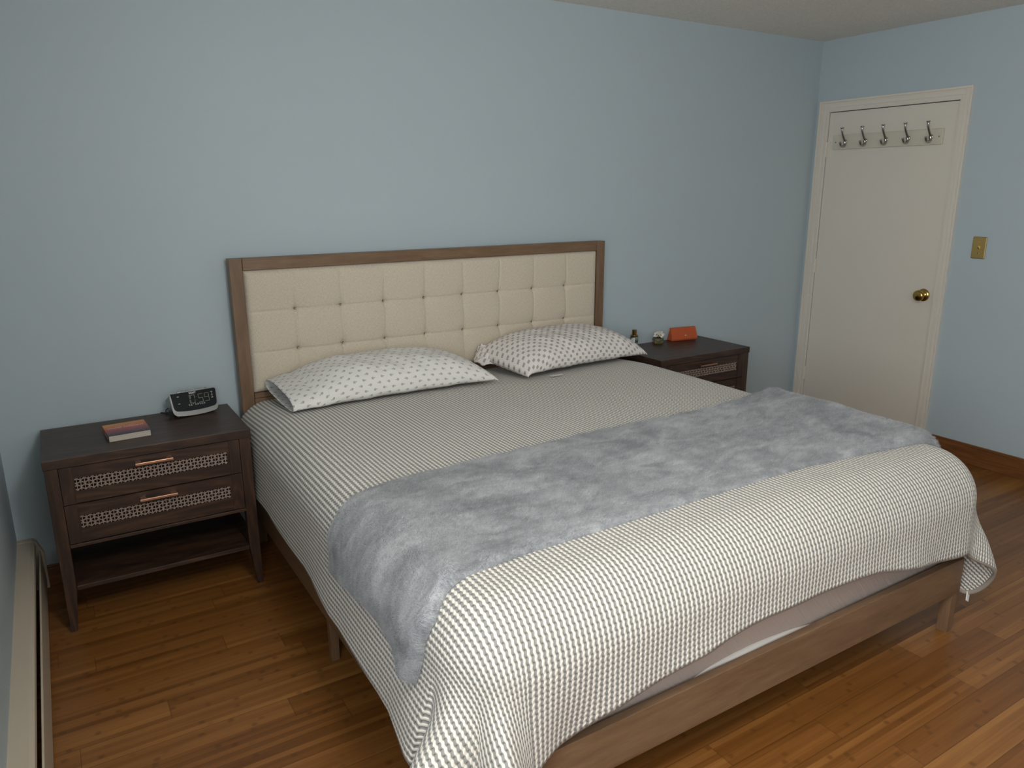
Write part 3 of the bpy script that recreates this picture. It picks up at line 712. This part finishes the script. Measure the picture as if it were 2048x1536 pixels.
# ------------------------------------------------------------------ plush blanket across the foot
def blanket():
    BK = ([-0.24, 0.11, 0.37, 1.0, 1.24, 1.7, 2.2], [1.345, 1.352, 1.325, 1.300, 1.308, 1.325, 1.33])
    FR = ([-0.24, -0.15, -0.03, 0.03, 0.1, 0.27, 1.3, 1.6, 1.87, 2.2], [1.96, 1.985, 2.005, 1.975, 1.962, 1.945, 1.940, 1.965, 1.995, 2.01])
    n, mM = 560, 220
    s = np.linspace(0, 1, n)
    tt = np.linspace(0, 2*PI, mM, endpoint=False)
    # cross-section runs back->front over the top, then front->back underneath
    P = np.zeros((n, mM, 3)); UV = np.zeros((n, mM, 2))
    nt = mM//2
    kk = np.arange(mM)
    f = np.where(kk <= nt, kk/nt, (mM-kk)/nt)            # 0 back edge, 1 front edge
    top = kk <= nt
    f = 0.5-0.5*np.cos(f*PI)*(1-0.0)
    f = np.where(True, f, f)
    rng = np.random.RandomState(3)
    uu = s[:, None]; F2 = f[None, :]
    # left hem is slanted a little
    u_left = -0.185-0.015*np.cos(F2*PI*2)
    u = u_left+(2.13-u_left)*uu
    vb = np.interp(u, *BK); vf = np.interp(u, *FR)
    v = vb+(vf-vb)*F2
    de = np.minimum(F2*(vf-vb), (1-F2)*(vf-vb)); dl = np.minimum(uu*2.3, (1-uu)*2.3)
    # thickness profile: soft flat edge at the back, fat rolled fold at the front
    front = ss(F2, 0.72, 1.0); tk = 0.016+0.004*front+0.020*ss(-u, -0.08, 0.15)*ss(F2, 0.75, 1)+0.036*ss(u, 1.45, 1.9)*(1-0.5*front)
    edge = np.sqrt(np.clip(1-(1-np.clip(de/(0.012+0.014*front), 0, 1))**2, 0, 1))*np.sqrt(np.clip(1-(1-np.clip(dl/0.018, 0, 1))**2, 0, 1))
    puff = 0.0035*np.sin(u*23+v*9)*np.sin(v*31+u*4)+0.0025*np.sin(u*51-v*14)+0.004*np.sin(v*17+u*3)
    # creases gathered in the middle of the throw
    cr = 0.006*np.exp(-((u-0.95-0.35*(v-1.6))/0.035)**2)+0.005*np.exp(-((u-1.12-0.45*(v-1.6))/0.04)**2)+0.004*np.exp(-((u-0.8-0.3*(v-1.6))/0.04)**2)
    cr = cr*ss(v, 1.35, 1.5)*(1-ss(v, 1.75, 1.9))
    # crease where the throw turns down at the front left corner
    fold = 0.016*np.exp(-(((u-0.06)+(v-1.93)*0.35)/0.030)**2)*ss(v, 1.80, 1.92)-0.010*np.exp(-(((u-0.13)+(v-1.93)*0.3)/0.03)**2)*ss(v, 1.84, 1.95)
    hi = (tk+puff*0.8+cr+fold)*edge*0.93+0.006
    lo = np.minimum(0.004, hi)+0.004*(1-edge)
    off = np.where(top[None, :], hi, lo)
    S0 = quilt_surf(u, v); e = 2e-3
    du = quilt_surf(u+e, v)-quilt_surf(u-e, v); dv = quilt_surf(u, v+e)-quilt_surf(u, v-e)
    nn = np.cross(dv, du); nn /= np.linalg.norm(nn, axis=-1, keepdims=True)+1e-12
    nn *= np.where(nn[..., 2:3] < -0.3, -1, 1)
    fuzz = (rng.rand(n, mM)-0.5)*0.0012
    P = S0+nn*(off+fuzz)[..., None]
    UV = np.stack([u+0*v, np.where(top[None, :], v, 3.2-v)], -1)
    return P, UV
BP, BUV = blanket()
o = obj('throw_blanket', grid_mesh(BP[::-1], closed_u=True, uv=BUV[::-1]), m_plush, None, True)
bm = bmesh.new(); bm.from_mesh(o.data); bmesh.ops.holes_fill(bm, edges=[e for e in bm.edges if e.is_boundary], sides=0); bmesh.ops.recalc_face_normals(bm, faces=bm.faces); bm.to_mesh(o.data); bm.free()
# short pile of the plush
o.data.materials.append(m_fur)
pm = o.modifiers.new('pile', 'PARTICLE_SYSTEM'); ps = o.particle_systems[0].settings
ps.type = 'HAIR'; ps.count = 230000; ps.hair_length = 0.004; ps.hair_step = 2; ps.display_step = 1
ps.emit_from = 'FACE'; ps.use_emit_random = True; ps.use_even_distribution = True; ps.use_advanced_hair = True
ps.factor_random = 0.0011; ps.normal_factor = 0.0014; ps.object_align_factor = (0.0006, -0.0005, 0)
ps.root_radius = 0.34; ps.tip_radius = 0.12; ps.radius_scale = 0.0022; ps.material = 2
tag(o, 'light grey plush throw blanket laid across the foot of the bed', 'blanket')

# ------------------------------------------------------------------ pillows
def pillow_section(sv, W_, H_, n=72):
    """closed section (y, z) of half width W_, height H_; flat underneath"""
    a = np.linspace(0, 2*PI, n, endpoint=False)
    y = np.sign(np.cos(a))*np.abs(np.cos(a))**0.75*W_
    z = np.where(np.sin(a) >= 0, np.abs(np.sin(a))**0.85*H_*0.66, -np.abs(np.sin(a))**0.8*H_*0.34)
    return y, z
def pillow(name, label, mat_, corners, z0, H_, back_lift, sleeve, seam_tip=0.0):
    """corners: FL, FR, BR, BL in plan; sleeve = length of the open case end on the left"""
    FL, FR_, BR, BL = [np.array(c, float) for c in corners]
    n, m_ = 150, 72
    s = np.linspace(0, 1, n); P = np.zeros((n, m_, 3)); UV = np.zeros((n, m_, 2))
    Ltot = np.linalg.norm((FR_+BR)/2-(FL+BL)/2)
    sl = sleeve/Ltot
    for i, t_ in enumerate(s):
        fr = FL+(FR_-FL)*t_; bk_ = BL+(BR-BL)*t_
        c = (fr+bk_)/2; ax = (bk_-fr)/2; Wd = np.linalg.norm(ax); ax = ax/Wd
        x_ = (t_-sl)/(1-sl)
        if t_ >= sl: prof = max(0.0, 1-abs(2*x_-1)**3.4)**0.60
        else: prof = 0
        if sleeve > 0:
            pr = max(0.0, 1-abs(2*t_-1)**3.4)**0.60 if t_ > 0.5 else 1.0
            prof = pr*(0.30+0.70*ss(t_, -0.10, 0.36))
            prof -= 0.06*math.exp(-((t_-sl)/0.015)**2)
        wf = 1-0.05*math.sin(PI*t_)**1.0 if True else 1
        y, z = pillow_section(t_, Wd*wf, H_*prof+0.004, m_)
        # soft sag of the sleeve
        sag = 0.0
        hz = np.where(z > 0, z, z)
        wr = (0.0022*np.sin(y*46+t_*17)+0.0016*np.sin(t_*61+y*23))*prof*np.where(z > 0, 1, 0.3)
        edge_w = 0.0025*np.sin(t_*33)*(np.abs(y)/Wd)**4
        zz = hz+wr+edge_w
        lift = back_lift*((y+Wd)/(2*Wd))
        base = z0+H_*0.34*(0.25+0.75*prof)+lift*1.0
        P[i, :, 0] = c[0]+ax[0]*y; P[i, :, 1] = c[1]+ax[1]*y; P[i, :, 2] = base+zz
        per = np.concatenate([[0], np.cumsum(np.hypot(np.diff(y), np.diff(z)))])
        UV[i, :, 0] = t_*Ltot; UV[i, :, 1] = per
    # make the print continuous over the top: v from arc length at s with widest section
    t = thing(name, label, 'pillow', (float(P[..., 0].mean()), float(P[..., 1].mean()), z0), 0, 'pillows at the headboard')
    P = P-np.array([t.location.x, t.location.y, t.location.z])
    me = grid_mesh(P, closed_u=True, uv=UV)
    o = obj('pillowcase', me, mat_, t, True)
    if sleeve > 0:
        # the pillow inside the open end
        k = 9; Q = P[k:k+3].copy(); cen = Q.mean(axis=1, keepdims=True)
        cap = cen[1]+(Q[1]-cen[1])*0.94
        ring = np.stack([cap+(np.array([0.03*r_, 0, 0]))+(cen[1]-cap)*r_**1.0*0.98 for r_ in (0, 0.25, 0.5, 0.75, 0.99)])
        obj('pillow_insert', grid_mesh(ring, closed_u=True), m_inner, t, True)
        # stitched hem line of the case
        j = int(sl*n)+8
        rg = P[j]; cc = rg.mean(axis=0); rg = cc+(rg-cc)*1.006
        ring = np.concatenate([rg, rg[:1]]); bmx = bmesh.new(); 
        vs = [Vector(p_) for p_ in ring]
        for a_, b_ in zip(vs, vs[1:]): add_tube(bmx, [a_, b_], 0.0011, 6, 1)
        obj('hem_seam', tomesh(bmx), mat_, t)
    sol = o.modifiers.new('cloth', 'SOLIDIFY'); sol.thickness = 0.0015; sol.offset = -1
    # end caps
    rr = P[-1]; cc = rr.mean(axis=0)
    return t, o
pillow('sprig_print_pillow', 'white pillow with small grey leaf sprig print, left of the two on the bed', m_sprig, ((0.115, -0.475), (1.07, -0.465), (0.975, -0.115), (0.095, -0.125)), 0.688, 0.150, 0.035, 0.10)
p2, p2o = pillow('square_print_pillow', 'white pillow with grey square motif print, right of the two on the bed', m_square, ((1.205, -0.51), (1.990, -0.455), (1.895, -0.12), (1.135, -0.12)), 0.698, 0.158, 0.035, 0.0)

# loose case end tucked behind the back left corner, and the sewn-in tag at the front
def crumple(c0, c1, drop, n=26, m_=14):
    P = np.zeros((n, m_, 3)); UV = np.zeros((n, m_, 2))
    a_, b_ = np.array(c0), np.array(c1)
    for i in range(n):
        t_ = i/(n-1)
        for k in range(m_):
            q_ = k/(m_-1); p_ = a_+(b_-a_)*q_
            out = np.array([-0.085*t_*(0.55+0.45*math.sin(PI*q_)), -0.008*t_, -drop*t_*t_*(1-0.35*q_)])
            P[i, k] = p_+out+np.array([0, 0, 0.006*math.sin(q_*17+t_*5)*t_+0.004*math.sin(t_*19+q_*6)]); UV[i, k] = (t_*0.09, q_*0.2)
    return P, UV
loc2 = np.array(p2.location)
P, UV = crumple((1.175, -0.115, 0.805), (1.215, -0.245, 0.775), 0.075)
o = obj('case_end', grid_mesh(P-loc2, uv=UV), m_square, p2, True); sm = o.modifiers.new('cloth', 'SOLIDIFY'); sm.thickness = 0.003
o = obj('sewn_tag', hexa([(1.33, -0.517, 0.688), (1.40, -0.519, 0.688), (1.40, -0.503, 0.690), (1.33, -0.501, 0.690), (1.33, -0.519, 0.6895), (1.40, -0.521, 0.6895), (1.40, -0.505, 0.6915), (1.33, -0.503, 0.6915)]), m_label, p2); o.data.transform(Matrix.Translation(Vector(-loc2)+Vector((0, 0, 0.010)))); o['label'] = 'small white sewn-in tag'

# ================================================================== things on the left nightstand
ZN = 0.6633
t = thing('alarm_clock', 'silver and black digital alarm clock on the left nightstand', 'clock', (-0.199, -0.142, ZN), math.radians(8))
t.location = (-0.194, -0.150, ZN)
LEAN = Matrix.Shear('YZ', 4, (0, 0)) if False else Matrix(((1, 0, 0, 0), (0, 1, 0.30, 0), (0, 0, 1, 0), (0, 0, 0, 1)))
def rounded(pts, r, seg=6):
    out = []; n = len(pts)
    for i in range(n):
        p0, p1, p2 = Vector(pts[i-1]), Vector(pts[i]), Vector(pts[(i+1) % n])
        rr = r[i] if isinstance(r, (list, tuple)) else r
        a = (p0-p1).normalized()*rr; b = (p2-p1).normalized()*rr
        for k in range(seg+1):
            u = k/seg; out.append(tuple((p1+a*(1-u)**2+b*u**2)))
    return out
def bow(pts, z_lim, amt, hw): return [(x, z-amt*(1-(x/hw)**2) if z < z_lim else z) for x, z in pts]
def subdiv(pts, k=6):
    out = []
    for i in range(len(pts)):
        a, b = Vector(pts[i]), Vector(pts[(i+1) % len(pts)])
        if (b-a).length > 0.03:
            out += [tuple(a+(b-a)*j/k) for j in range(k)]
        else: out.append(tuple(a))
    return out
body_ = bow(subdiv(rounded([(-0.090, 0.013), (0.090, 0.013), (0.094, 0.099), (-0.094, 0.099)], [0.018, 0.018, 0.012, 0.012])), 0.03, 0.010, 0.1)
me = prism(body_, 0.0, 0.075, 0.0012, 2)
for v_ in me.vertices:
    if v_.co.y > 0.04: v_.co.z = 0.010+(v_.co.z-0.010)*0.62
xf(me, LEAN); obj('casing', me, m_silver, t, False)
face = bow(subdiv(rounded([(-0.084, 0.030), (0.086, 0.030), (0.0905, 0.0978), (-0.0895, 0.0978)], [0.016, 0.016, 0.010, 0.002])), 0.05, 0.008, 0.09)
me = prism(face, -0.0015, 0.001); xf(me, LEAN); fc = obj('display_face', me, m_black, t, False)
def on_face(me): return xf(me, LEAN @ Matrix.Translation((0, -0.0018, 0)) @ Matrix.Rotation(PI/2, 4, 'X'))
o = obj('brand_lettering', on_face(xf(text_mesh('SONY', 0.0105, 0.0002, bold=0.0003), Matrix.Translation((-0.004, 0.0915, 0)))), m_print, fc)
SEG = {'0': 'abcdef', '1': 'bc', '5': 'afgcd', '9': 'abcdfg'}
def digit(bm, ch, x, z, w, h, tk):
    s = {'a': (x, x+w, z+h-tk, z+h), 'd': (x, x+w, z, z+tk), 'g': (x, x+w, z+h/2-tk/2, z+h/2+tk/2), 'b': (x+w-tk, x+w, z+h/2+tk/2, z+h), 'c': (x+w-tk, x+w, z, z+h/2-tk/2), 'f': (x, x+tk, z+h/2+tk/2, z+h), 'e': (x, x+tk, z, z+h/2-tk/2)}
    for k in SEG[ch]:
        a, b, c_, d_ = s[k]; e_ = 0.0004; add_box(bm, a+e_, b-e_, -0.0022, -0.0012, c_+e_, d_-e_)
bm = bmesh.new()
for ch, x in (('1', -0.036), ('0', -0.016), ('5', 0.016), ('9', 0.041)):
    digit(bm, ch, x, 0.050, 0.019, 0.034, 0.0026)
add_box(bm, 0.0085, 0.0105, -0.0022, -0.0012, 0.060, 0.062); add_box(bm, 0.0085, 0.0105, -0.0022, -0.0012, 0.073, 0.075)
obj('time_digits', xf(tomesh(bm), LEAN), m_digit, fc)
bm = bmesh.new()
for k in range(8):
    add_box(bm, -0.026+k*0.0085, -0.022+k*0.0085, -0.002, -0.0012, 0.0465, 0.0480); 
    if k not in (2,): add_box(bm, -0.026+k*0.0085, -0.0205+k*0.0085, -0.002, -0.0012, 0.0425, 0.0440)
for x, z in ((-0.066, 0.083), (-0.066, 0.055)): add_box(bm, x, x+0.008, -0.002, -0.0012, z, z+0.002)
for z in (0.0835, 0.072, 0.0605): add_box(bm, 0.068, 0.076, -0.002, -0.0012, z, z+0.0016)
for z in (0.076, 0.0645): add_box(bm, 0.0718, 0.0726, -0.002, -0.0012, z-0.001, z+0.0055)
obj('small_legends', xf(tomesh(bm), LEAN), m_print, fc)
bm = bmesh.new()
for k in range(7): add_box(bm, -0.06+k*0.018, -0.048+k*0.018, 0.008, 0.014, 0.092, 0.1015, 0.0008)
obj('top_buttons', xf(tomesh(bm), LEAN), m_silver, t)
for x in (-0.07, 0.07):
    obj('foot', lathe([(0.005, 0.0), (0.006, 0.012)], 14, x, 0.020), m_blackrub, t)
obj('foot', lathe([(0.005, 0.0), (0.006, 0.010)], 14, 0.0, 0.075), m_blackrub, t)
t = obj('power_cord', tube([(-0.285, -0.075, ZN+0.030), (-0.305, -0.100, ZN+0.026), (-0.306, -0.125, ZN+0.010), (-0.295, -0.135, ZN+0.004), (-0.292, -0.10, ZN+0.003), (-0.30, -0.06, ZN+0.003), (-0.32, -0.040, ZN+0.003)], 0.0022, 8), m_blackrub, None, True)
tag(t, 'thin black power cord looped beside the alarm clock', 'cord')

# book
t = thing('paperback_book', 'paperback with an orange to purple sunset cover lying on the left nightstand', 'book', (-0.534, -0.345, ZN), math.radians(3.5))
bw, bl, bt = 0.146, 0.160, 0.0235
obj('page_block', boxes((0.002, bw-0.003, 0.0008, bl-0.002, 0.0010, bt-0.0010)), m_pages, t)
cv = obj('cover', boxes((0, bw, 0, bl, bt-0.001, bt), (0, bw, 0, bl, 0, 0.001), (0, 0.0012, 0, bl, 0.001, bt-0.001)), m_cover, t)
me = text_mesh('SHOOP ANGLISHT', 0.0152, 0.0002, bold=0.0002); xf(me, Matrix.Translation((bw/2, bl*0.60, bt+0.0003))); obj('title_lettering', me, m_print, cv)
me = text_mesh('A YOUNG WOMAN', 0.0078, 0.0002); xf(me, Matrix.Translation((bw/2, bl*0.70, bt+0.0003))); obj('subtitle_lettering', me, m_print, cv)
me = text_mesh('SHOOP ANGLISHT', 0.011, 0.0002); xf(me, Matrix.Translation((0, bl*0.36, bt/2)) @ Matrix.Rotation(-PI/2, 4, 'Z') @ Matrix.Rotation(-PI/2, 4, 'X') @ Matrix.Rotation(0, 4, 'Z')); 
me.transform(Matrix.Translation((-0.0003, 0, 0))); obj('spine_lettering', me, m_print, cv)

# ================================================================== things on the far nightstand
t = thing('perfume_bottle', 'clear cylindrical perfume bottle with a gold cap and small white label', 'perfume', (2.205, -0.098, ZN))
def hollow(prof_o, th):
    ins = [(max(r-th, 0.0005), max(z, prof_o[0][1]+th*2)) for r, z in prof_o[::-1] if r > th]
    return prof_o+ins
obj('glass', lathe([(0.001, 0), (0.016, 0), (0.0215, 0.003), (0.024, 0.010), (0.024, 0.062), (0.022, 0.070), (0.014, 0.073), (0.001, 0.0735)], 40), m_glass, t, True)
obj('perfume_liquid', lathe([(0.001, 0.010), (0.018, 0.010), (0.0215, 0.014), (0.0215, 0.050), (0.001, 0.0505)], 40), m_liquid, t, True)
obj('collar', lathe([(0.001, 0.0736), (0.0225, 0.0736), (0.0235, 0.0755), (0.0225, 0.078), (0.001, 0.078)], 36), m_gold, t, True)
obj('cap', lathe([(0.001, 0.0781), (0.0135, 0.0781), (0.0135, 0.109), (0.012, 0.110), (0.001, 0.110)], 36), m_gold, t)
def arc_label(r, a0, a1, z0, z1, n=12):
    P = np.array([[(r*math.cos(a), r*math.sin(a), z) for z in (z0, z1)] for a in np.linspace(a0, a1, n)])
    me = grid_mesh(P[::-1]); return me
aim = math.atan2(CAM[1]+0.098, CAM[0]-2.205)
obj('label', arc_label(0.0243, aim-0.75, aim+0.25, 0.040, 0.062), m_label, t)

t = thing('flower_perfume_bottle', 'squat glass perfume bottle topped with white flower petals', 'perfume', (2.425, -0.062, ZN))
obj('glass', lathe([(0.001, 0), (0.024, 0), (0.031, 0.004), (0.034, 0.012), (0.0335, 0.026), (0.029, 0.034), (0.020, 0.038), (0.001, 0.0385)], 28), m_glass, t, True)
obj('perfume_liquid', lathe([(0.001, 0.006), (0.024, 0.006), (0.030, 0.012), (0.030, 0.024), (0.001, 0.0245)], 28), m_yliquid, t, True)
obj('neck', lathe([(0.001, 0.0386), (0.012, 0.0386), (0.012, 0.050), (0.001, 0.050)], 20), m_gold, t)
def flower(cx, cy, cz, tilt, az, r):
    bm = bmesh.new()
    for k in range(5):
        a = 2*PI*k/5; ring = []
        nu, nv = 6, 5; g_ = []
        for i in range(nu):
            row = []
            for j in range(nv):
                u = i/(nu-1); vv = (j/(nv-1)-0.5)*2
                wd = r*0.42*math.sin(PI*min(1, 0.18+u*0.80))**0.7
                x = r*(0.12+0.88*u); y = wd*vv; z = r*(0.30*u*u)+r*0.12*vv*vv
                row.append(bm.verts.new((x*math.cos(a)-y*math.sin(a), x*math.sin(a)+y*math.cos(a), z)))
            g_.append(row)
        for i in range(nu-1):
            for j in range(nv-1): bm.faces.new((g_[i][j], g_[i+1][j], g_[i+1][j+1], g_[i][j+1]))
    me = tomesh(bm)
    Mx = Matrix.Translation((cx, cy, cz)) @ Matrix.Rotation(az, 4, 'Z') @ Matrix.Rotation(tilt, 4, 'Y')
    return xf(me, Mx), Mx
for (dx, dy, dz, tl, r) in ((0, -0.004, 0.060, 0.15, 0.024), (-0.016, -0.006, 0.052, -0.9, 0.022), (0.016, -0.008, 0.054, 0.9, 0.023), (0.004, -0.016, 0.050, 1.1, 0.020)):
    az = 0 if dx or tl < 0.5 else 0
    az = -PI/2 if (dx == 0.004) else 0
    me, Mx = flower(dx, dy, dz, tl, az, r)
    f_ = obj('flower', me, m_petal, t, True); sm = f_.modifiers.new('thick', 'SOLIDIFY'); sm.thickness = 0.0012
    me2 = lathe([(0.001, 0.0), (0.004, 0.001), (0.004, 0.004), (0.001, 0.006)], 12); xf(me2, Mx); obj('flower_centre', me2, m_gold, f_, True)

# orange glasses case
t = thing('glasses_case', 'orange leather folding glasses case with a round brass snap', 'glasses case', (2.622, -0.062, ZN), math.radians(-9))
cw_ = 0.092
def tri(hw_b, hw_t, y0, y1, yt0, yt1, z1):
    return hexa([(-hw_b, y0, 0.0), (hw_b, y0, 0.0), (hw_b, y1, 0.0), (-hw_b, y1, 0.0), (-hw_t, yt0, z1), (hw_t, yt0, z1), (hw_t, yt1, z1), (-hw_t, yt1, z1)], 0.003)
obj('case_body', tri(0.088, 0.086, -0.024, 0.034, -0.003, 0.010, 0.072), m_leather, t)
obj('flap', hexa([(-0.094, -0.034, 0.010), (0.092, -0.034, 0.010), (0.092, -0.031, 0.010), (-0.094, -0.031, 0.010), (-0.089, -0.008, 0.077), (0.089, -0.008, 0.077), (0.089, 0.010, 0.077), (-0.089, 0.010, 0.077)], 0.0015), m_leather, t)
me = lathe([(0.001, 0.0), (0.0078, 0.0), (0.0085, 0.001), (0.0075, 0.0022), (0.001, 0.0026)], 24)
xf(me, Matrix.Translation((0.010, -0.0255, 0.031)) @ Matrix.Rotation(PI/2-0.37, 4, 'X')); obj('snap_button', me, m_brass_plate, t, True)
